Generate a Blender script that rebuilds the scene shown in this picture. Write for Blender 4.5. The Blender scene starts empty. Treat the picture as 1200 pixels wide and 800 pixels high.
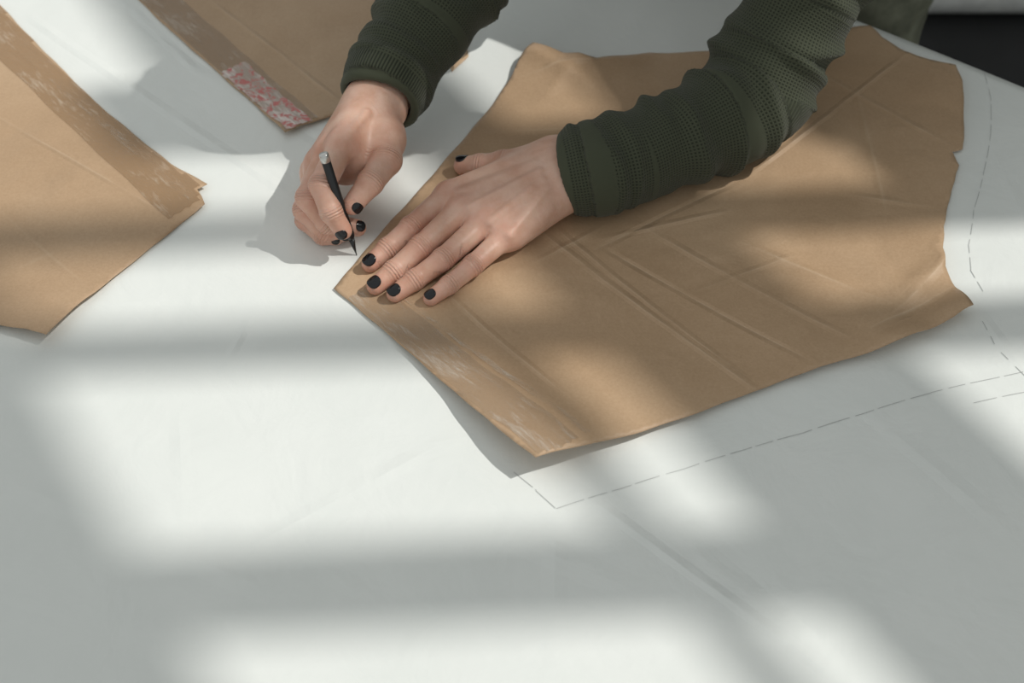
import bpy, math, random
import numpy as np
from mathutils import Vector, Matrix
from mathutils.geometry import delaunay_2d_cdt
random.seed(4); rng=np.random.default_rng(4)
S=bpy.context.scene
TZ=0.75            # table height
CH=0.855           # camera height above table
PITCH=math.radians(48.0); F=1667.0
sa,ca=math.sin(PITCH),math.cos(PITCH)
def P(u,v,z=0.0):
    """measured point: returns room coordinates (relative to the table surface) at height z"""
    x=(u-600)/F; y=(400-v)/F
    t=(CH-z)/(sa-y*ca)
    return (t*x, t*(ca+y*sa), z)
def A(p): return np.array(p,dtype=float)
def col(o):
    S.collection.objects.link(o); return o
def empty(name,loc=(0,0,0)):
    e=bpy.data.objects.new(name,None); e.location=loc; return col(e)
def mesh_obj(name,verts,faces,mat=None,parent=None,smooth=True):
    me=bpy.data.meshes.new(name); me.from_pydata([tuple(v) for v in verts],[],[tuple(f) for f in faces]); me.update()
    if smooth: me.polygons.foreach_set('use_smooth',[True]*len(me.polygons))
    o=bpy.data.objects.new(name,me); col(o)
    if mat: me.materials.append(mat)
    if parent: o.parent=parent
    return o

# ---------------- node helpers ----------------
class NT:
    def __init__(s,name):
        s.m=bpy.data.materials.new(name); s.m.use_nodes=True; s.t=s.m.node_tree; s.b=s.t.nodes['Principled BSDF']
        s.out=s.t.nodes['Material Output']
    def n(s,typ,**kw):
        nd=s.t.nodes.new(typ)
        for k,v in kw.items(): setattr(nd,k,v)
        return nd
    def l(s,a,b): s.t.links.new(a,b)
    def math(s,op,a,b=None,c=None,clamp=False):
        nd=s.n('ShaderNodeMath',operation=op); nd.use_clamp=clamp
        for i,x in enumerate((a,b,c)):
            if x is None: continue
            if isinstance(x,(int,float)): nd.inputs[i].default_value=x
            else: s.l(x,nd.inputs[i])
        return nd.outputs[0]
    def noise(s,scale,detail=4,rough=.55,vec=None,dist=0):
        nd=s.n('ShaderNodeTexNoise'); nd.inputs['Scale'].default_value=scale; nd.inputs['Detail'].default_value=detail
        nd.inputs['Roughness'].default_value=rough; nd.inputs['Distortion'].default_value=dist
        s.l(vec if vec is not None else s.pos(),nd.inputs['Vector']); return nd.outputs['Fac']
    def pos(s):
        if not hasattr(s,'_g'): s._g=s.n('ShaderNodeNewGeometry')
        return s._g.outputs['Position']
    def attr(s,name='wf',scale=None):
        at=s.n('ShaderNodeAttribute',attribute_name=name); o=at.outputs['Vector']
        if scale:
            vm=s.n('ShaderNodeVectorMath',operation='MULTIPLY'); s.l(o,vm.inputs[0]); vm.inputs[1].default_value=scale; o=vm.outputs[0]
        return o
    def sep(s,v):
        sp=s.n('ShaderNodeSeparateXYZ'); s.l(v,sp.inputs[0]); return sp.outputs
    def ramp(s,fac,stops):
        nd=s.n('ShaderNodeValToRGB'); cr=nd.color_ramp
        while len(cr.elements)<len(stops): cr.elements.new(.5)
        for e,(p,c) in zip(cr.elements,stops): e.position=p; e.color=(*c,1)
        s.l(fac,nd.inputs[0]); return nd.outputs[0]
    def mix(s,fac,a,b):
        nd=s.n('ShaderNodeMix',data_type='RGBA'); s.l(fac,nd.inputs[0])
        for x,i in ((a,6),(b,7)):
            if isinstance(x,tuple): nd.inputs[i].default_value=(*x,1)
            else: s.l(x,nd.inputs[i])
        return nd.outputs[2]
    def bump(s,h,strength=.3,dist=.001,prev=None):
        nd=s.n('ShaderNodeBump'); nd.inputs['Strength'].default_value=strength; nd.inputs['Distance'].default_value=dist
        s.l(h,nd.inputs['Height'])
        if prev is not None: s.l(prev,nd.inputs['Normal'])
        return nd.outputs[0]
    def creases(s,lines,wob=.002,cov=.22):
        """sum of fold-line ridges, lines = list of (A,B,width,amp)"""
        wn=s.math('MULTIPLY',s.math('SUBTRACT',s.noise(14,3),.5),wob*2)
        brk=s.math('MULTIPLY',s.math('SUBTRACT',s.noise(25,2),cov),2.6,clamp=True)
        tot=None
        for (a,b,w,amp) in lines:
            a=A(a)[:2]; b=A(b)[:2]; d=b-a; L=np.linalg.norm(d); d/=L; nn=(-d[1],d[0])
            q=s.n('ShaderNodeVectorMath',operation='DOT_PRODUCT'); s.l(s.pos(),q.inputs[0]); q.inputs[1].default_value=(nn[0],nn[1],0)
            r=s.n('ShaderNodeVectorMath',operation='DOT_PRODUCT'); s.l(s.pos(),r.inputs[0]); r.inputs[1].default_value=(d[0],d[1],0)
            dd=s.math('ADD',s.math('SUBTRACT',q.outputs['Value'],float(nn[0]*a[0]+nn[1]*a[1])),wn)
            h=s.math('SUBTRACT',1.0,s.math('DIVIDE',s.math('ABSOLUTE',dd),w),clamp=True)
            t0=float(d@a)
            tt=s.math('SUBTRACT',r.outputs['Value'],t0+L/2)
            mk=s.math('MULTIPLY',s.math('SUBTRACT',L/2,s.math('ABSOLUTE',tt)),25,clamp=True)
            h=s.math('MULTIPLY',s.math('MULTIPLY',h,mk),amp)
            tot=h if tot is None else s.math('ADD',tot,h)
        return s.math('MULTIPLY',tot,brk)
def simple(name,c,rough=.5,metal=0,nscale=60,var=.12,bump=.1):
    k=NT(name); f=k.noise(nscale)
    cc=k.ramp(f,[(.3,tuple(x*(1-var) for x in c)),(.7,tuple(min(1,x*(1+var)) for x in c))])
    k.l(cc,k.b.inputs['Base Color']); k.b.inputs['Roughness'].default_value=rough; k.b.inputs['Metallic'].default_value=metal
    if bump: k.l(k.bump(k.noise(nscale*6),bump,.0005),k.b.inputs['Normal'])
    return k.m

# ---------------- materials ----------------
def white_paper():
    k=NT('white_paper_mat')
    c=k.ramp(k.noise(9,5),[(.3,(.775,.80,.78)),(.7,(.82,.84,.82))])
    k.l(c,k.b.inputs['Base Color']); k.b.inputs['Roughness'].default_value=.75
    k.b.inputs['Specular IOR Level'].default_value=.25
    L=[(P(655,560),P(985,800),.006,1.1),(P(30,20),P(345,235),.007,1.),(P(90,-20),P(420,200),.008,-.8),
       (P(260,440),P(300,365),.005,1.2),(P(140,0),P(240,95),.006,.9),(P(1140,360),P(1200,440),.006,.9),
       (P(280,650),P(540,510),.009,.7),(P(740,560),P(1010,790),.012,-.6),(P(0,560),P(330,700),.012,.7),
       (P(650,600),P(650,790),.010,.5),(P(1000,470),P(1200,640),.01,.6),(P(300,660),P(320,690),.006,.9),(P(1125,90),P(1200,260),.008,.6),
       (P(210,470),P(215,620),.008,.5),(P(420,560),P(760,700),.012,.5)]
    b=k.bump(k.noise(650,3,.6),.18,.0006)
    b=k.bump(k.noise(16,4,.55,dist=.5),.5,.0045,b)
    b=k.bump(k.creases(L,.0015),.8,.0015,b)
    k.l(b,k.b.inputs['Normal']); return k.m
def kraft(name,lines,dark=1.0):
    k=NT(name)
    f=k.noise(7,4); g=k.noise(420,4,.7)
    m=k.math('ADD',k.math('MULTIPLY',f,.6),k.math('MULTIPLY',g,.4))
    d=dark
    c=k.ramp(m,[(.32,(.415*d,.272*d,.160*d)),(.5,(.490*d,.332*d,.205*d)),(.68,(.555*d,.392*d,.252*d))])
    cl=k.creases(lines,.0012)
    wear=k.math('MULTIPLY',k.math('ABSOLUTE',k.creases([(a,b,w*.38,am) for a,b,w,am in lines],.0012)),.42,clamp=True)
    c=k.mix(wear,c,(.66,.51,.36))
    k.l(c,k.b.inputs['Base Color']); k.b.inputs['Roughness'].default_value=.52; k.b.inputs['Specular IOR Level'].default_value=.45
    b=k.bump(k.noise(500,3,.6),.16,.0006)
    b=k.bump(k.noise(24,4,.5,dist=.6),.42,.0042,b)
    b=k.bump(k.noise(6,2,.5,dist=1.),.6,.013,b)
    b=k.bump(cl,.85,.0018,b)
    k.l(b,k.b.inputs['Normal']); return k.m
def tape_mat(name,base=.25,spots=.6,tint=(.50,.37,.25),white=(.70,.62,.52),th=.60,red=False,rough=.2):
    """glossy packing tape: thin even film plus torn pale fibres streaked along it"""
    k=NT(name); k.b.inputs['Roughness'].default_value=rough; k.b.inputs['Specular IOR Level'].default_value=.7
    st=k.noise(1.0,6,.72,vec=k.attr(scale=(45,240,1)),dist=.5)
    big=k.noise(1.0,2,.5,vec=k.attr(scale=(14,30,1)))
    s2=k.math('MULTIPLY',k.math('SUBTRACT',k.math('ADD',k.math('MULTIPLY',st,.6),k.math('MULTIPLY',big,.4)),th-.04),6,clamp=True)
    c=k.mix(s2,tint,white)
    if red:
        r=k.math('MULTIPLY',k.math('SUBTRACT',k.noise(1.0,4,.6,vec=k.attr(scale=(110,150,1)),dist=.6),.49),9,clamp=True)
        c=k.mix(k.math('MULTIPLY',r,.9),c,(.52,.075,.065))
        s2=k.math('MAXIMUM',s2,r)
    k.l(c,k.b.inputs['Base Color'])
    b=k.bump(st,.45,.0012)
    b=k.bump(k.noise(1.0,3,.5,vec=k.attr(scale=(30,60,1)),dist=1.),.5,.003,b)
    k.l(b,k.b.inputs['Normal'])
    tr=k.n('ShaderNodeBsdfTransparent'); mx=k.n('ShaderNodeMixShader')
    fac=k.math('ADD',k.math('MULTIPLY',s2,spots-base),base)
    k.l(fac,mx.inputs[0]); k.l(tr.outputs[0],mx.inputs[1]); k.l(k.b.outputs[0],mx.inputs[2])
    k.l(mx.outputs[0],k.out.inputs[0]); return k.m
def skin(name='skin',att=True):
    k=NT(name)
    f=k.noise(45,4,.6)
    c=k.ramp(f,[(.3,(.57,.315,.22)),(.5,(.65,.40,.30)),(.7,(.71,.475,.37))])
    k.b.inputs['Roughness'].default_value=.42
    k.b.inputs['Subsurface Weight'].default_value=.2; k.b.inputs['Subsurface Radius'].default_value=(1,.35,.2); k.b.inputs['Subsurface Scale'].default_value=.003
    b=k.bump(k.noise(350,4,.65),.35,.0006); b=k.bump(k.noise(90,3,.5,dist=1),.4,.001,b)
    if att:
        s=k.sep(k.attr())
        c=k.mix(k.math('MULTIPLY',s[2],.62,clamp=True),c,(.60,.255,.19))
        wv=k.math('MULTIPLY',k.math('COSINE',k.math('MULTIPLY',k.math('ADD',s[0],k.math('MULTIPLY',k.noise(200,2),.0012)),2*math.pi/.0026)),s[1])
        b=k.bump(wv,.75,.0010,b)
    k.l(c,k.b.inputs['Base Color'])
    k.l(b,k.b.inputs['Normal']); return k.m
def knit(name,c1,c2,cell=.0028):
    k=NT(name)
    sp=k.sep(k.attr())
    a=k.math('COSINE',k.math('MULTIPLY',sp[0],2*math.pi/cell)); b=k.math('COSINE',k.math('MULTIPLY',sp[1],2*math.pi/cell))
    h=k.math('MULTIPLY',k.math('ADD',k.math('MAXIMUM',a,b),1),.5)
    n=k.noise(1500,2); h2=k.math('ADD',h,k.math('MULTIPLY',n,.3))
    k.l(k.ramp(h2,[(.15,c1),(.95,c2)]),k.b.inputs['Base Color'])  # weave pits coloured darker, painting in the self-shadow that bump lacks
    k.b.inputs['Roughness'].default_value=.9; k.b.inputs['Sheen Weight'].default_value=.1; k.b.inputs['Specular IOR Level'].default_value=.2
    k.l(k.bump(h2,.7,.0009),k.b.inputs['Normal']); return k.m
M_white=white_paper(); M_skin=skin(); M_face=skin('face_skin',False)
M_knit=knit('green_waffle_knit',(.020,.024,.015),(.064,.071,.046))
M_trous=simple('olive_trouser_cloth',(.25,.26,.19),.9,nscale=25,var=.4)
M_nail=simple('black_nail_polish',(.006,.006,.008),.12,bump=0)
M_hair=simple('dark_brown_hair',(.03,.018,.012),.5,nscale=200,var=.4,bump=.6)
M_pen=simple('black_pencil_lacquer',(.012,.012,.013),.3,bump=0)
M_silver=simple('pencil_silver',(.62,.62,.6),.3,.9,bump=0)
M_graph=simple('graphite',(.50,.51,.505),.7)
M_wood=simple('table_wood',(.22,.15,.09),.6,nscale=12,var=.3)
M_floor=simple('dark_floor_boards',(.012,.012,.013),.7,nscale=8,var=.4)
M_gobo=simple('grey_gobo_wall',(.42,.42,.40),.85,nscale=6,var=.08)
M_shoe=simple('black_shoe_leather',(.02,.02,.02),.5)
M_rollp=simple('roll_paper_white',(.7,.71,.69),.8)

# ---------------- surface nets ----------------
def nets(D,org,h):
    ins=D<0
    c=np.zeros(tuple(np.array(D.shape)-1),dtype=np.int8)
    offs=[(i,j,k) for i in (0,1) for j in (0,1) for k in (0,1)]
    nx,ny,nz=c.shape
    for o in offs: c+=ins[o[0]:o[0]+nx,o[1]:o[1]+ny,o[2]:o[2]+nz]
    mask=(c>0)&(c<8); idx=np.argwhere(mask); M=len(idx)
    vid=-np.ones(c.shape,dtype=np.int64); vid[mask]=np.arange(M)
    vals=[D[idx[:,0]+o[0],idx[:,1]+o[1],idx[:,2]+o[2]] for o in offs]
    acc=np.zeros((M,3)); cnt=np.zeros(M)
    for a in range(8):
        for b in range(a+1,8):
            oa,ob=np.array(offs[a]),np.array(offs[b])
            if np.abs(oa-ob).sum()!=1: continue
            x=(vals[a]<0)!=(vals[b]<0)
            t=vals[a][x]/(vals[a][x]-vals[b][x])
            acc[x]+=oa+t[:,None]*(ob-oa); cnt[x]+=1
    V=org+h*(idx+acc/cnt[:,None])
    Fc=[]
    for ax in range(3):
        s1=[slice(1,-1)]*3; s2=[slice(1,-1)]*3; s1[ax]=slice(0,-1); s2[ax]=slice(1,None)
        a=ins[tuple(s1)]; b=ins[tuple(s2)]
        e=np.argwhere(a!=b)
        if len(e)==0: continue
        sgn=a[e[:,0],e[:,1],e[:,2]]
        g=e.copy()
        for q in range(3):
            if q!=ax: g[:,q]+=1
        y=(ax+1)%3; z=(ax+2)%3
        def cell(dy,dz):
            w=g.copy(); w[:,y]+=dy; w[:,z]+=dz
            return vid[w[:,0],w[:,1],w[:,2]]
        q=np.stack([cell(-1,-1),cell(0,-1),cell(0,0),cell(-1,0)],1)
        q[~sgn]=q[~sgn][:,::-1]
        Fc.append(q)
    Fc=np.concatenate(Fc); Fc=Fc[(Fc>=0).all(1)]
    return V,Fc
def smin(a,b,k):
    h=np.maximum(k-np.abs(a-b),0)/k
    return np.minimum(a,b)-h*h*k*.25
def smax(a,b,k): return -smin(-a,-b,k)
def cone(X,Y,Z,a,b,ra,rb):
    a=A(a);b=A(b);d=b-a;L2=float(d@d)+1e-12
    t=np.clip(((X-a[0])*d[0]+(Y-a[1])*d[1]+(Z-a[2])*d[2])/L2,0,1)
    return np.sqrt((X-a[0]-t*d[0])**2+(Y-a[1]-t*d[1])**2+(Z-a[2]-t*d[2])**2)-(ra+t*(rb-ra))
def grid(lo,hi,h):
    ax=[np.arange(lo[i],hi[i]+h,h,dtype=np.float64) for i in range(3)]
    return ax[0][:,None,None],ax[1][None,:,None],ax[2][None,None,:]
def sdf_obj(name,fn,lo,hi,h,mat,parent,attr=None):
    X,Y,Z=grid(lo,hi,h); D=fn(X,Y,Z)
    D[0]=D[-1]=1;D[:,0]=D[:,-1]=1;D[:,:,0]=D[:,:,-1]=1
    V,Fc=nets(D,np.array(lo),h)
    W=V.copy(); W[:,2]+=TZ
    o=mesh_obj(name,W,Fc.tolist(),mat,parent)
    if attr is not None:
        at=o.data.attributes.new('wf','FLOAT_VECTOR','POINT'); at.data.foreach_set('vector',attr(V).astype(np.float32).ravel())
    return o
def bbox(pts,pad):
    q=np.array([A(p) for p in pts]); return q.min(0)-pad,q.max(0)+pad

# ---------------- paper / table ----------------
e1=A((.8,-.6)); e2=A((.6,.8)); EO=1.167
def hp(x,y): # paper undulation
    return .0022+.0007*np.sin(9*x+4*y)+.0006*np.sin(13*y-7*x+1)+.0003*np.sin(31*x+17*y)
def tab(a,b): return e1*a+e2*(b+EO)
table=empty('work_table')
def slab(name,a0,a1,b0,b1,z0,z1,mat,parent):
    q=[tab(a0,b0),tab(a1,b0),tab(a1,b1),tab(a0,b1)]
    vs=[(p[0],p[1],z0) for p in q]+[(p[0],p[1],z1) for p in q]
    o=mesh_obj(name,vs,[(3,2,1,0),(4,5,6,7),(0,1,5,4),(1,2,6,5),(2,3,7,6),(3,0,4,7)],mat,parent,False)
    m=o.modifiers.new('b','BEVEL'); m.width=.003; m.segments=2; return o
slab('table_top',-1.6,.32,-1.12,0,TZ-.03,TZ,M_wood,table)
for i,(a,b) in enumerate([(-1.54,-1.06),(.26,-1.06),(.26,-.08),(-1.54,-.08)]):
    slab('leg_%d'%(i+1),a-.03,a+.03,b-.03,b+.03,0,TZ-.03,M_wood,table)
for i,(a0,a1,b0,b1) in enumerate([(-1.51,.23,-1.07,-1.05),(-1.51,.23,-.09,-.07),(-1.55,-1.53,-1.03,-.11),(.25,.27,-1.03,-.11)]):
    slab('apron_%d'%(i+1),a0,a1,b0,b1,TZ-.11,TZ-.03,M_wood,table)
NA,NB=220,130; vs=[];fs=[]
for i in range(NA+1):
    for j in range(NB+1):
        p=tab(-1.6+1.925*i/NA,-1.12+1.124*j/NB); vs.append((p[0],p[1],TZ+float(hp(p[0],p[1]))))
for i in range(NA):
    for j in range(NB):
        q=i*(NB+1)+j; fs.append((q,q+NB+1,q+NB+2,q+1))
white=mesh_obj('white_paper_sheet',vs,fs,M_white)
sm=white.modifiers.new('s','SOLIDIFY'); sm.thickness=.0006; sm.offset=1

# pencil lines
def strokes(name,polys,width=.00055):
    vs=[];fs=[]
    for pts,dash,gap in polys:
        q=[A(P(*p))[:2] for p in pts]
        seg=[(q[i],q[i+1]) for i in range(len(q)-1)]
        on=True;left=dash
        for a,b in seg:
            L=np.linalg.norm(b-a);d=(b-a)/L;n=A((-d[1],d[0]))*width/2;t=0
            while t<L-1e-6:
                st=min(left,L-t,.012)
                if on:
                    k=len(vs)
                    for tt in (t,t+st):
                        c=a+d*tt+n*2*math.sin(tt*60)
                        for sg in (-1,1):
                            w=c+n*sg; vs.append((w[0],w[1],TZ+float(hp(*c))+.0010))
                    fs.append((k,k+1,k+3,k+2))
                t+=st; left-=st
                if left<=1e-6: on=not on; left=(dash if on else gap)*random.uniform(.6,1.4)
    return mesh_obj(name,vs,fs,M_graph,white,False)
strokes('pencil_lines',[
 ([(652,599),(730,575),(800,553),(870,530),(940,510),(1010,488),(1090,463),(1200,438)],.022,.004),
 ([(602,556),(628,578),(650,599)],.02,.004),
 ([(1152,88),(1160,120),(1160,160),(1152,205),(1140,250),(1134,290),(1136,320),(1150,345)],.018,.006),
 ([(1140,475),(1200,463)],.02,.006),
 ([(1150,380),(1165,410),(1200,445)],.010,.008),
])

# ---------------- kraft sheets ----------------
def inpoly(x,y,poly):
    c=np.zeros(np.shape(x),bool);n=len(poly);j=n-1
    for i in range(n):
        xi,yi=poly[i];xj,yj=poly[j]
        c=c^(((yi>y)!=(yj>y))&(x<(xj-xi)*(y-yi)/(yj-yi+1e-15)+xi)); j=i
    return c
def solve(fz,u,v):
    z=.002
    for _ in range(8): q=P(u,v,z); z=float(fz(q[0],q[1]))
    return A(q)[:2]
def sheet(name,outline,lifts,mat,sp=.005,extra=None):
    LC=[(A(P(u,v,z))[:2],z,r) for u,v,z,r in lifts]
    def fz(x,y):
        z=hp(x,y)+.0026+.0006*np.sin(23*x+11*y)+.0005*np.sin(37*y-9*x)
        for c,h,r in LC: z=z+h*np.exp(-((x-c[0])**2+(y-c[1])**2)/r**2)
        if extra: z=z+extra(x,y)
        return z
    bp=[solve(fz,u,v) for u,v in outline]
    dense=[]
    for i in range(len(bp)):
        a,b=bp[i],bp[(i+1)%len(bp)];L=np.linalg.norm(b-a);n=max(1,int(L/sp))
        nn=A((-(b-a)[1],(b-a)[0]))/L
        for k in range(n):
            t=k/n; w=.0006*math.sin(t*L*90+i)*math.sin(math.pi*t)
            dense.append(a+(b-a)*t+nn*w)
    D=np.array(dense); lo=D.min(0);hi=D.max(0)
    gx,gy=np.meshgrid(np.arange(lo[0],hi[0],sp),np.arange(lo[1],hi[1],sp))
    gx=gx.ravel()+rng.uniform(-.1,.1,gx.size)*sp;gy=gy.ravel()+rng.uniform(-.1,.1,gy.size)*sp
    ok=inpoly(gx,gy,D); gx=gx[ok];gy=gy[ok]
    dm=np.full(gx.shape,9.)
    for d in D: dm=np.minimum(dm,(gx-d[0])**2+(gy-d[1])**2)
    ok=dm>(.55*sp)**2; gx=gx[ok];gy=gy[ok]
    pts=[Vector((float(p[0]),float(p[1]))) for p in D]+[Vector((float(a),float(b))) for a,b in zip(gx,gy)]
    r=delaunay_2d_cdt(pts,[],[list(range(len(D)))],1,1e-7)
    V=[(p.x,p.y,TZ+float(fz(p.x,p.y))) for p in r[0]]
    Fs=[f if (V[f[1]][0]-V[f[0]][0])*(V[f[2]][1]-V[f[0]][1])-(V[f[1]][1]-V[f[0]][1])*(V[f[2]][0]-V[f[0]][0])>0 else f[::-1] for f in r[2]]
    o=mesh_obj(name,V,Fs,mat)
    m=o.modifiers.new('s','SOLIDIFY'); m.thickness=.0005; m.offset=1
    return o,(fz,D)
def strip(name,fd,a,b,w0,w1,mat,parent,off=.0010,n=90,m=12,ragged=.0012):
    """tape laid on the sheet between two measured points, widths in metres, trimmed at the sheet edge"""
    fz,D=fd
    a=solve(fz,*a);b=solve(fz,*b);d=(b-a);L=np.linalg.norm(d);d/=L;nn=A((-d[1],d[0]));vs=[];fs=[];uv=[]
    for i in range(n+1):
        t=i/n
        for j in range(m+1):
            s=j/m-.5; w=w0+(w1-w0)*t
            e=0
            if j in (0,m): e=ragged*math.sin(i*.35+j)*.5
            p=a+d*(t*L+ (ragged*math.sin(j*2.3) if i in (0,n) else 0))+nn*(s*w+e)
            vs.append((p[0],p[1],TZ+float(fz(p[0],p[1]))+off+.00015*math.sin(i*1.7)*math.sin(j*1.3))); uv.append((t*L,s*w,0))
    for i in range(n):
        for j in range(m):
            q=i*(m+1)+j; f=(q,q+m+1,q+m+2,q+1)
            if all(bool(inpoly(vs[g][0],vs[g][1],D)) for g in f): fs.append(f)
    o=mesh_obj(name,vs,fs,mat,parent)
    at=o.data.attributes.new('wf','FLOAT_VECTOR','POINT'); at.data.foreach_set('vector',np.array(uv,dtype=np.float32).ravel())
    return o
Lm=[(P(540,205),P(900,475),.0045,.8),(P(640,262),P(880,455),.004,.6),(P(700,290),P(960,440),.004,-.8),(P(740,262),P(1010,415),.005,.7),
    (P(860,285),P(1060,370),.006,.9),(P(690,300),P(870,215),.004,-.9),(P(870,215),P(1075,60),.004,1.),(P(590,330),P(720,262),.004,.7),
    (P(1040,380),P(1115,305),.006,1.4),(P(1010,400),P(1125,340),.006,-1.2),(P(470,300),P(680,490),.004,.7),(P(900,60),P(1120,180),.005,.7),
    (P(600,100),P(760,75),.006,.9),(P(980,230),P(1110,250),.005,.6),(P(560,160),P(800,150),.006,.5),(P(1000,100),P(1040,260),.006,.7),
    (P(700,285),P(860,250),.004,1.),(P(800,350),P(940,300),.004,.6)]
M_k1=kraft('kraft_paper_main',Lm)
fl=[(A(P(1060,345))[:2],A(P(1125,300))[:2]),(A(P(1030,400))[:2],A(P(1120,345))[:2]),(A(P(620,75))[:2],A(P(690,110))[:2]),(A(P(700,60))[:2],A(P(640,120))[:2]),
    (A(P(700,290))[:2],A(P(960,440))[:2]),(A(P(540,205))[:2],A(P(900,475))[:2]),(A(P(870,215))[:2],A(P(1075,60))[:2]),(A(P(860,285))[:2],A(P(1060,370))[:2]),(A(P(690,300))[:2],A(P(870,215))[:2])]
def foldz(x,y):
    z=0
    for (a,b),am in zip(fl,(.0045,-.004,.004,.003,.0006,.0006,.0006,.0008,.0005)):
        d=b-a;L=np.linalg.norm(d);d=d/L
        q=(x-a[0])*-d[1]+(y-a[1])*d[0]; t=((x-a[0])*d[0]+(y-a[1])*d[1])/L
        z=z+am*np.exp(-np.abs(q/.009)**1.5)*np.exp(-((t-.5)/.6)**4)
    return z
kr,fk1=sheet('kraft_paper_pattern',[(625,50),(660,62),(700,68),(760,62),(830,60),(900,48),(990,33),(1020,30),(1034,44),(1060,60),(1090,70),(1120,76),(1128,95),(1130,150),
  (1128,175),(1116,178),(1124,194),(1119,212),(1111,240),(1106,265),(1105,290),(1108,312),(1119,336),(1141,357),(1118,371),(1080,388),(1040,404),(960,430),(880,460),(800,490),(720,514),(628,536),
  (600,515),(560,482),(510,440),(460,396),(420,362),(391,338),(415,310),(450,268),(490,224),(530,178),(570,132),(598,92),(610,66)],
  [(628,536,.022,.065),(560,482,.006,.045),(480,420,.003,.05),(1060,396,.012,.035),(1135,357,.014,.03),(960,432,.004,.05),(800,492,.006,.06),(1110,290,.007,.03),(630,60,.012,.04),(700,70,.010,.04),(1125,100,.006,.05)],M_k1,sp=.0042,extra=foldz)
strip('packing_tape',fk1,(424,340),(658,524),.034,.036,tape_mat('clear_tape',.36,.62,(.46,.34,.23),(.70,.62,.53),th=.545),kr)
strip('torn_tape_edge',fk1,(474,350),(690,508),.004,.006,tape_mat('torn_tape',.05,.55,(.6,.5,.4),(.72,.64,.54),th=.52),kr,off=.0014)
Ll=[(P(-20,130),P(210,265),.004,.8),(P(0,250),P(110,350),.005,.5),(P(0,40),P(60,100),.004,.8),(P(0,330),P(90,290),.01,.4)]
k2,fk2=sheet('kraft_paper_pattern',[(0,6),(30,38),(70,78),(110,118),(160,160),(200,192),(243,216),(231,222),(240,239),(200,272),(150,312),(100,350),(54,392),(30,385),(0,381),(-120,372),(-230,250),(-230,40),(-110,-60)],
  [(54,392,.010,.05),(242,228,.004,.03)],kraft('kraft_paper_left',Ll,1.0))
strip('packing_tape',fk2,(-60,-18),(222,242),.044,.044,tape_mat('brown_tape',.6,.8,(.42,.265,.14),(.66,.54,.42),th=.575),k2)
strip('torn_tape_edge',fk2,(60,92),(226,232),.006,.009,tape_mat('torn_tape_b',.03,.5,(.66,.54,.42),th=.56),k2,off=.0014)
k3,fk3=sheet('kraft_paper_pattern',[(158,-4),(200,36),(250,80),(300,124),(334,155),(352,147),(405,131),(470,112),(500,60),(480,0),(470,-70),(300,-110),(140,-70),(90,-65)],
  [(334,155,.004,.03)],kraft('kraft_paper_top',[(P(240,0),P(405,128),.004,.8)],.90))
strip('packing_tape',fk3,(150,-30),(352,146),.040,.040,tape_mat('brown_tape_top',.5,.7,(.40,.28,.18),(.60,.51,.42),th=.55),k3)
strip('red_marked_tape',fk3,(272,80),(354,149),.029,.026,tape_mat('red_white_tape',.6,.95,(.60,.49,.42),(.78,.70,.66),th=.50,red=True),k3,off=.0015)
scp,_=sheet('paper_scrap',[(520,66),(545,52),(549,66),(530,84)],[],kraft('scrap_paper',[],1.3),.004)

# ---------------- person ----------------
person=empty('person')
FR=1.09
LH=dict(
 index=[(526,229,.028,.0105),(482,267,.0225,.0090),(454,291,.0160,.0080),(434,309,.0118,.0068)],
 middle=[(541,246,.029,.0105),(493,290,.0235,.0091),(461,318,.0160,.0080),(440,335,.0118,.0069)],
 ring=[(566,262,.027,.0100),(519,304,.0220,.0086),(486,328,.0155,.0077),(463,344,.0115,.0067)],
 little=[(592,277,.024,.0092),(554,311,.0185,.0078),(526,334,.0140,.0070),(505,349,.0108,.0061)],
 thumb=[(630,190,.030,.0150),(590,194,.024,.0120),(563,195,.019,.0098),(543,194,.0150,.0080)])
Lp=[((650,190,.036,.020),(526,229,.027,.0125)),((652,200,.037,.020),(541,246,.028,.0128)),((656,210,.036,.020),(566,262,.026,.0122)),
    ((660,218,.033,.019),(592,277,.023,.0115)),((648,190,.033,.018),(592,200,.024,.013)),((662,224,.026,.016),(600,274,.020,.0125)),
    ((650,192,.036,.021),(712,184,.040,.021)),((662,214,.036,.021),(718,206,.040,.021)),((600,232,.022,.015),(640,206,.026,.017))]
LT=[((628,194,.0515),(536,228,.0370)),((632,202,.053),(550,244,.0385)),((636,212,.051),(574,260,.0362)),((640,222,.047),(597,275,.0325))]
RH=dict(
 index=[(402,168,.078,.0108),(377,217,.068,.0096),(388,249,.052,.0084),(402,270,.036,.0070)],
 middle=[(386,178,.064,.0106),(361,232,.050,.0094),(383,261,.031,.0083),(419,267,.020,.0069)],
 ring=[(375,190,.049,.0100),(357,246,.031,.0089),(381,271,.018,.0079),(404,273,.0135,.0067)],
 little=[(368,202,.034,.0092),(358,258,.017,.0079),(378,276,.012,.0071),(394,278,.0105,.0063)],
 thumb=[(452,158,.062,.0140),(453,188,.062,.0118),(434,214,.060,.0100),(413,240,.0495,.0078)])
Rp=[((436,122,.068,.020),(402,168,.077,.0130)),((434,124,.064,.020),(386,178,.063,.0130)),((430,126,.058,.019),(375,190,.048,.0125)),
    ((426,130,.050,.018),(368,202,.034,.0120)),((444,122,.064,.020),(452,165,.061,.015)),((440,135,.052,.020),(405,190,.045,.020)),((452,165,.060,.014),(415,185,.058,.016)),
    ((436,122,.066,.021),(462,78,.073,.021)),((448,122,.060,.021),(470,82,.068,.021))]
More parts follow.
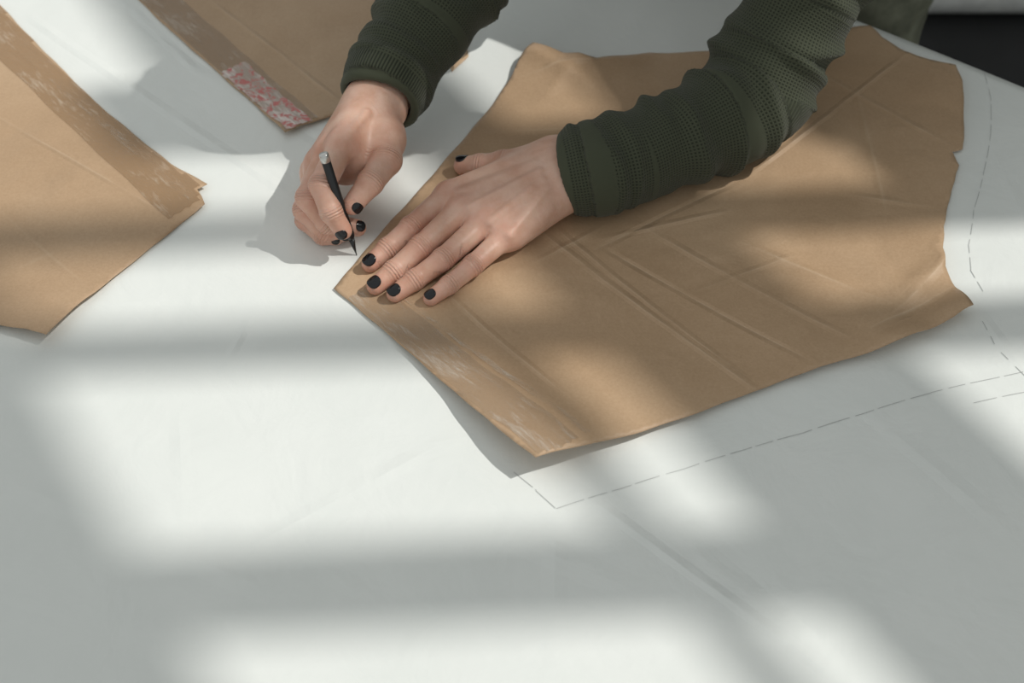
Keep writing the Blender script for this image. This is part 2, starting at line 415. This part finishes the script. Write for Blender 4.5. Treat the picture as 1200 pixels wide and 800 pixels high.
RT=[((430,132,.0865),(405,163,.0890)),((422,134,.081),(388,172,.0760)),((416,138,.074),(376,186,.0605))]
def Pw(q): return P(q[0],q[1],q[2])
def hand_fn(fing,palm,tend,kp=.012,kf=.006):
    def fn(X,Y,Z):
        pal=None
        for a,b in palm:
            d=cone(X,Y,Z,Pw(a),Pw(b),a[3],b[3]); pal=d if pal is None else smin(pal,d,kp)
        for a,b in tend:
            pal=smin(pal,cone(X,Y,Z,Pw(a),Pw(b),.0022,.0030),.006)
        res=None
        for n,ch in fing.items():
            f=None
            for a,b in zip(ch[:-1],ch[1:]):
                d=cone(X,Y,Z,Pw(a),Pw(b),a[3]*FR,b[3]*FR); f=d if f is None else smin(f,d,.003)
            for ki,fr in ((1,.95),(2,.93)):
                k=ch[ki]; pk=A(Pw(k))+A((0,0,.0013)); f=smin(f,np.sqrt((X-pk[0])**2+(Y-pk[1])**2+(Z-pk[2])**2)-k[3]*FR*fr,.003)
            g=smin(pal,f,kf); res=g if res is None else np.minimum(res,g)
        return res
    return fn
def hand_attr(fing):
    def at(V):
        n=len(V);t=np.zeros(n);w=np.zeros(n);red=np.zeros(n);best=np.full(n,9.)
        for nm,ch in fing.items():
            for i in range(4):
                p=A(Pw(ch[i])); q=A(Pw(ch[min(i+1,3)]));o=A(Pw(ch[max(i-1,0)]));d=q-o;d/=np.linalg.norm(d)
                r=np.linalg.norm(V-p,axis=1)
                red=np.maximum(red,np.exp(-(r/.014)**2)*(.9 if i in (0,1) else .7 if i==3 else .55))
                if i in (1,2):
                    m=r<best;best[m]=r[m];tt=(V-p)@d;t[m]=tt[m];w[m]=(np.exp(-(tt[m]/.0042)**2)*np.exp(-(r[m]/.016)**2)*(1 if i==1 else .7))
        return np.stack([t,w,red],1)
    return at
def nail(name,ch,hint,parent,wd=.0100,ln=.0118):
    a,b=A(Pw(ch[-2])),A(Pw(ch[-1]));r=ch[-1][3]*FR;d=(b-a)/np.linalg.norm(b-a);h=A(hint)
    n=h-d*(h@d);n/=np.linalg.norm(n);s=np.cross(d,n);c=b+d*(.0010);vs=[];fs=[]
    NR,NS=8,28;R=r+.0006;half=math.radians(54)*min(1,wd/.0095)*.95
    def pt(u,v):
        ph=u*half; dr=.0010*max(0,v)**2
        return c+d*(v*ln/2-.0008)+(R-dr)*(math.cos(ph)*n+math.sin(ph)*s)
    vs.append(pt(0,0))
    for i in range(1,NR+1):
        q=i/NR
        for j in range(NS):
            t=2*math.pi*j/NS;cu=math.copysign(abs(math.cos(t))**.8,math.cos(t));sv=math.copysign(abs(math.sin(t))**.85,math.sin(t))
            p=pt(q*cu,q*sv)
            if i==NR: p=p-.0012*(p-c)/np.linalg.norm(p-c)
            vs.append(p)
    for j in range(NS): fs.append((0,1+j,1+(j+1)%NS))
    for i in range(NR-1):
        for j in range(NS):
            p=1+i*NS+j;q=1+i*NS+(j+1)%NS;fs.append((p,p+NS,q+NS,q))
    vs=[(v[0],v[1],v[2]+TZ) for v in vs]
    o=mesh_obj(name,vs,fs,M_nail,parent); m=o.modifiers.new('s','SOLIDIFY');m.thickness=.0005;m.offset=0
    return o
def allp(f,p): return [Pw(q) for ch in f.values() for q in ch]+[Pw(q) for ab in p for q in ab]
lo,hi=bbox(allp(LH,Lp),.03); lo[2]=.0; sdf_obj('left_hand',hand_fn(LH,Lp,LT),lo,hi,.0012,M_skin,person,hand_attr(LH))
lo,hi=bbox(allp(RH,Rp),.03); lo[2]=.0; sdf_obj('right_hand',hand_fn(RH,Rp,RT),lo,hi,.0012,M_skin,person,hand_attr(RH))
for n,ch in LH.items():
    nail('left_%s_nail'%n,ch,(0,.35,1) if n=='thumb' else (0,-.1,1),person,.0092 if n!='little' else .0080,.0124 if n!='little' else .0105)
nail('right_thumb_nail',RH['thumb'],(.9,-.5,.35),person,.0080,.0095)
nail('right_index_nail',RH['index'],(-.2,-.9,.3),person,.0080,.0095)
nail('right_middle_nail',RH['middle'],(.1,-.5,.9),person,.0075,.0095)
nail('right_ring_nail',RH['ring'],(0,-.9,.4),person,.0075,.0085)
nail('right_little_nail',RH['little'],(0,-.9,.4),person,.0075,.008)

# --- sleeves
LS=A((.345,1.18,.30)); RS=A((.08,1.38,.32))
Lsl=[(*P(666,204,.038),.0340),(*P(700,197,.042),.0370),(*P(745,184,.043),.0365),(*P(800,160,.046),.0370),(*P(850,136,.050),.0415),(*P(886,108,.056),.0465),(*P(906,62,.082),.0455),(*P(942,0,.122),.045),(*LS,.062)]
Rsl=[(*P(445,114,.066),.0325),(*P(454,96,.070),.0365),(*P(470,68,.078),.0355),(*P(498,30,.089),.040),(*P(530,-25,.108),.046),(0.02,1.20,.15,.05),(*RS,.062)]
def sleeve_fn(ch,rings,seed,inner):
    L=[0]
    for a,b in zip(ch[:-1],ch[1:]): L.append(L[-1]+np.linalg.norm(A(b[:3])-A(a[:3])))
    rr=random.Random(int(seed*10))
    # each gather: position along the arm, tilt, tilt phase, width, height, side on which it is strongest
    RG=[]
    for i,s0 in enumerate(rings):
        big=i>=3
        RG.append((s0,rr.uniform(.004,.012)*(1.6 if big else .4),rr.uniform(0,6.28),rr.uniform(.0055,.0075)*(1.3 if big else 1),rr.uniform(.0050,.0070)*(1.35 if big else .9),rr.uniform(-1.6,1.6)+(0 if i%3 else 3.1)))
    def raw(X,Y,Z):
        best=None
        for i,(a,b) in enumerate(zip(ch[:-1],ch[1:])):
            a3,b3=A(a[:3]),A(b[:3]);d=b3-a3;L2=d@d
            t=np.clip(((X-a3[0])*d[0]+(Y-a3[1])*d[1]+(Z-a3[2])*d[2])/L2,0,1)
            rx,ry,rz=X-a3[0]-t*d[0],Y-a3[1]-t*d[1],Z-a3[2]-t*d[2]
            D=np.sqrt(rx**2+ry**2+rz**2)-(a[3]+t*(b[3]-a[3]))
            dn=d/np.linalg.norm(d);sd=np.cross(dn,(0,0,1));sd/=np.linalg.norm(sd);up=np.cross(sd,dn)
            an=np.arctan2(rx*sd[0]+ry*sd[1]+rz*sd[2],rx*up[0]+ry*up[1]+rz*up[2])
            s=L[i]+t*(L[i+1]-L[i])
            if best is None: best=[D,s,an]
            else:
                m=D<best[0]; ns=np.where(m,s,best[1]);na=np.where(m,an,best[2]); best=[smin(best[0],D,.014),ns,na]
        return best
    def fn(X,Y,Z):
        D,s,a=raw(X,Y,Z)
        wob=.004*np.sin(X*55+seed)*np.sin(Y*48+Z*40)
        f=0
        for s0,k,phi,w,am,pm in RG:
            q=(s+wob-s0-k*np.sin(a+phi))/w
            f=np.maximum(f,am*np.exp(-np.abs(q)**1.7)*(.42+.58*np.cos(a+pm)))
        f=f+np.sin(X*60+seed)*np.sin(Y*70)*np.sin(Z*65+2)*.0018
        hem=.0014*np.clip((.014-s)/.004,0,1)
        D=D-f-hem
        a3=A(ch[0][:3]);d=A(ch[1][:3])-a3;d/=np.linalg.norm(d)
        al=(X-a3[0])*d[0]+(Y-a3[1])*d[1]+(Z-a3[2])*d[2]
        D=smax(D,-(al+.006+.003*np.sin(a*2+seed)),.006)
        inn=cone(X,Y,Z,tuple(a3-d*.04),tuple(a3+d*.022),inner,inner)
        return smax(D,-inn,.003)
    def attr(V):
        D,s,a=raw(V[:,0],V[:,1],V[:,2]); return np.stack([s,a*.0401,0*s],1)
    return fn,attr
for nm,ch,rings,seed in (('left_sleeve',Lsl,[.008,.027,.047,.068,.090,.112,.138,.160,.178,.196,.215,.236,.258,.285,.32,.36],.4),
                         ('right_sleeve',Rsl,[.006,.024,.042,.062,.082,.105,.13,.16,.19,.22,.26,.30],2.3)):
    fn,at=sleeve_fn(ch,rings,seed,.0295)
    lo,hi=bbox([c[:3] for c in ch],.075); lo[2]=max(lo[2],.0050)
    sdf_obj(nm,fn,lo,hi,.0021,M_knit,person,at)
# --- body
hipc=(.34,1.42,.08)
def body(X,Y,Z):
    d=cone(X,Y,Z,RS,LS,.062,.062)
    for a,b,ra,rb in [((.16,1.36,.30),(.30,1.25,.29),.085,.085),((.22,1.32,.29),(.32,1.45,.24),.10,.105),((.19,1.40,.28),(.28,1.48,.22),.075,.08),((.30,1.30,.27),(.38,1.40,.2),.075,.08),((.32,1.45,.24),hipc,.105,.115),((.205,1.29,.32),(.19,1.265,.37),.06,.045)]:
        d=smin(d,cone(X,Y,Z,a,b,ra,rb),.05)
    return d-.002*np.sin(X*70)*np.sin(Y*60+1)*np.sin(Z*75)
def battr(V): return np.stack([V[:,2],(V[:,0]*.8-V[:,1]*.6),0*V[:,0]],1)
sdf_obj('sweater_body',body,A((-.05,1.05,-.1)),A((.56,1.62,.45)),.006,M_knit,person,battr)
def legs(X,Y,Z):
    d=cone(X,Y,Z,(.30,1.45,.06),(.37,1.39,.06),.105,.10)
    for h,kn,an in (((.395,1.375,.0),(.40,1.37,-.36),(.41,1.40,-.68)),((.27,1.47,.0),(.25,1.47,-.36),(.26,1.51,-.68))):
        d=smin(d,smin(cone(X,Y,Z,h,kn,.083,.060),cone(X,Y,Z,kn,an,.060,.048),.03),.03)
    return d-.005*np.sin(Z*60+X*30)*np.sin(X*45+Y*40)
sdf_obj('trousers',legs,A((.12,1.2,-.72)),A((.54,1.62,.18)),.007,M_trous,person)
def shoes(X,Y,Z):
    d=None
    for an in ((.41,1.40),(.26,1.51)):
        a=(an[0],an[1],-.705);b=(an[0]-.6*.14,an[1]-.8*.14,-.72);c=(an[0],an[1],-.66)
        q=smin(cone(X,Y,Z,a,b,.042,.032),cone(X,Y,Z,a,c,.042,.045),.02); q=smax(q,-.749-Z,.004)
        d=q if d is None else np.minimum(d,q)
    return d
sdf_obj('shoes',shoes,A((.08,1.2,-.77)),A((.5,1.6,-.6)),.005,M_shoe,person)
# --- head
hc=A((.125,1.12,.455)); hf=A((-.40,-.53,-.75));hf/=np.linalg.norm(hf); hu=A((-.45,-.6,.66));hu-=hf*(hu@hf);hu/=np.linalg.norm(hu);hr=np.cross(hf,hu)
def H(f,u,r): return hc+hf*f+hu*u+hr*r
def head(X,Y,Z):
    d=cone(X,Y,Z,H(-.02,.035,0),H(.012,.02,0),.078,.074)
    d=smin(d,cone(X,Y,Z,H(.035,-.02,0),H(.062,-.088,0),.056,.026),.03)
    d=smin(d,cone(X,Y,Z,H(.0,-.03,0),(.195,1.27,.36),.05,.05),.03)
    for s in (-1,1):
        d=smin(d,cone(X,Y,Z,H(.055,-.03,.035*s),H(.02,-.06,.045*s),.02,.02),.02)
        d=smax(d,-cone(X,Y,Z,H(.094,.002,.03*s),H(.094,.002,.034*s),.013,.013),.012)
        d=smin(d,cone(X,Y,Z,H(.073,.001,.031*s),H(.073,.001,.031*s),.012,.012),.003)
        d=smin(d,cone(X,Y,Z,H(-.005,.012,.078*s),H(-.012,-.025,.076*s),.010,.007),.004)
    d=smin(d,cone(X,Y,Z,H(.084,.008,0),H(.100,-.032,0),.007,.010),.008)
    d=smin(d,cone(X,Y,Z,H(.086,-.055,-.014),H(.086,-.055,.014),.006,.006),.004)
    d=smin(d,cone(X,Y,Z,H(.083,-.064,-.012),H(.083,-.064,.012),.0065,.0065),.004)
    return d
sdf_obj('head',head,A((-.06,.94,.24)),A((.30,1.38,.62)),.0035,M_face,person)
def hair(X,Y,Z):
    d=cone(X,Y,Z,H(-.024,.038,0),H(.006,.032,0),.088,.084)
    d=smin(d,cone(X,Y,Z,H(-.06,-.01,-.03),H(-.05,-.05,-.02),.04,.03),.03); d=smin(d,cone(X,Y,Z,H(-.06,-.01,.03),H(-.05,-.05,.02),.04,.03),.03)
    al=(X-hc[0])*hf[0]+(Y-hc[1])*hf[1]+(Z-hc[2])*hf[2]; up=(X-hc[0])*hu[0]+(Y-hc[1])*hu[1]+(Z-hc[2])*hu[2]
    d=smax(d,al-.035-np.clip(up-.04,-.05,.06)*1.0,.01)
    for s in (-1,1):  # unseen hanging locks, added to make the head's cast shadow irregular
        a=H(.01,.03,.086*s); b=a+A((-.015,-.01,-.10)); c=b+A((-.035*1,-.02,-.09))
        d=smin(d,smin(cone(X,Y,Z,a,b,.022,.024),cone(X,Y,Z,b,c,.024,.008),.02),.015)
        c2=b+A((.02,.03,-.08)); d=smin(d,cone(X,Y,Z,b,c2,.018,.006),.012)
    return d-.0012*np.sin(X*420+Z*90)-.001*np.sin(Y*380+Z*60)
sdf_obj('hair',hair,A((-.12,.92,.20)),A((.32,1.38,.68)),.0035,M_hair,person)

# ---------------- pencil ----------------
pencil=empty('pencil')
def lathe(name,a,b,prof,mat,seg=24):
    a=A(a);b=A(b);d=(b-a);L=np.linalg.norm(d);d/=L;s=np.cross(d,(0,0,1));s/=np.linalg.norm(s);u=np.cross(s,d);vs=[];fs=[]
    for t,r in prof:
        for j in range(seg):
            q=2*math.pi*j/seg;p=a+d*t*L+(math.cos(q)*s+math.sin(q)*u)*r;vs.append((p[0],p[1],p[2]+TZ))
    n=len(prof)
    for i in range(n-1):
        for j in range(seg):
            fs.append((i*seg+j,i*seg+(j+1)%seg,(i+1)*seg+(j+1)%seg,(i+1)*seg+j))
    fs.append(tuple(range(seg))[::-1]);fs.append(tuple((n-1)*seg+j for j in range(seg)))
    return mesh_obj(name,vs,fs,mat,pencil)
pt=A(P(418,299,.0035));pp=A(P(379,180,.102));dd=pp-pt
lathe('pencil_barrel',pt,pp,[(.17,.0026),(.19,.0034),(.22,.0038),(.93,.0038),(.935,.0032)],M_pen)
lathe('pencil_tip_cone',pt,pp,[(.0,.0004),(.03,.0006),(.06,.0011),(.17,.0027)],M_pen)
lathe('pencil_cap',pt,pp,[(.925,.0036),(.930,.0041),(.99,.0041),(1.0,.0036)],M_silver)

# ---------------- room ----------------
def box(name,x0,x1,y0,y1,z0,z1,mat):
    vs=[(x,y,z) for z in (z0,z1) for x,y in ((x0,y0),(x1,y0),(x1,y1),(x0,y1))]
    return mesh_obj(name,vs,[(3,2,1,0),(4,5,6,7),(0,1,5,4),(1,2,6,5),(2,3,7,6),(3,0,4,7)],mat,None,False)
box('floor',-5,3.6,-3,5,-.05,0,M_floor)
rl=[];rf=[];n=40
prof=[(.018,0),(.055,0),(.055,1),(.018,1)]
for r,t in prof:
    for j in range(n):
        q=2*math.pi*j/n; rl.append((.74+t*.30,2.31+r*math.cos(q),.055+r*math.sin(q)))
for i in range(4):
    for j in range(n): rf.append((i*n+j,i*n+(j+1)%n,((i+1)%4)*n+(j+1)%n,((i+1)%4)*n+j))
mesh_obj('paper_roll',rl,rf,M_rollp,None,False)
SD=A((.75,.04,1.0)); n2=A((.838,.5447)); w2=A((.5447,-.838)); C=A((2.3,.8)); Cn=float(C@n2); dn=float(SD[:2]@n2)
def wz(p): return TZ+(Cn-.838*p)/dn
def wu(c):
    k=SD[1]/SD[0]
    return (c-(C[1]-k*C[0]))/(w2[1]-k*w2[0])
opens=[]  # openings shaped freely to throw the patches of window sunlight
bands={'A':(.577,.747),'F':(.797,.880),'G':(.930,1.01),'C':(.30,.505)}
cols=[(.09,.449),(.487,.556)]
for b in bands.values():
    for c in cols: opens.append((b,c))
opens+=[((1.01,1.115),(.09,.285)),((1.115,1.30),(.09,.37)),
        ((.577,.735),(.80,1.05)),((.792,.878),(.765,1.05)),((.934,.995),(.775,.95)),((.995,1.14),(.80,.93)),((1.035,1.2),(.66,.77))]
rects=[]
for (c0,c1),(p0,p1) in opens:
    ua,ub=sorted((wu(c0),wu(c1)));za,zb=sorted((wz(p0),wz(p1)));rects.append((ua,ub,za,zb))
us=sorted({-3.5,3.2}|{r[0] for r in rects}|{r[1] for r in rects}); zs=sorted({0.,5.6}|{r[2] for r in rects}|{r[3] for r in rects})
vs=[];fs=[];th=.008
for i in range(len(us)-1):
    for j in range(len(zs)-1):
        um=(us[i]+us[i+1])/2;zm=(zs[j]+zs[j+1])/2
        if us[i+1]-us[i]<1e-5 or zs[j+1]-zs[j]<1e-5: continue
        if any(r[0]<um<r[1] and r[2]<zm<r[3] for r in rects): continue
        k=len(vs)
        for t in (0,th):
            for uu,zz in ((us[i],zs[j]),(us[i+1],zs[j]),(us[i+1],zs[j+1]),(us[i],zs[j+1])):
                q=C+w2*uu+n2*t; vs.append((q[0],q[1],zz))
        for f in ((0,1,2,3),(7,6,5,4),(0,4,5,1),(1,5,6,2),(2,6,7,3),(3,7,4,0)): fs.append(tuple(k+x for x in f))
mesh_obj('gobo_wall',vs,fs,M_gobo,None,False)  # unseen wall added as a gobo between sun and table

# ---------------- light ----------------
sd=bpy.data.lights.new('sun','SUN'); sd.energy=2.35; sd.angle=math.radians(.68); sd.color=(1,.98,.925)
so=bpy.data.objects.new('sun',sd); col(so); so.rotation_euler=Vector(tuple(SD)).to_track_quat('Z','Y').to_euler(); so.location=(4,1,5)
w=bpy.data.worlds.new('sky'); S.world=w; w.use_nodes=True; bg=w.node_tree.nodes['Background']; bg.inputs[0].default_value=(.965,1.0,.98,1); bg.inputs[1].default_value=.555

cd=bpy.data.cameras.new('camera'); cd.lens=50; cd.sensor_width=36; cd.clip_start=.05
co=bpy.data.objects.new('camera',cd); col(co); co.location=(0,0,TZ+CH); co.rotation_euler=(math.pi/2-PITCH,0,0); S.camera=co
cd.dof.use_dof=True; cd.dof.focus_distance=1.16; cd.dof.aperture_fstop=5.6
S.view_settings.view_transform='Standard'; S.view_settings.look='None'
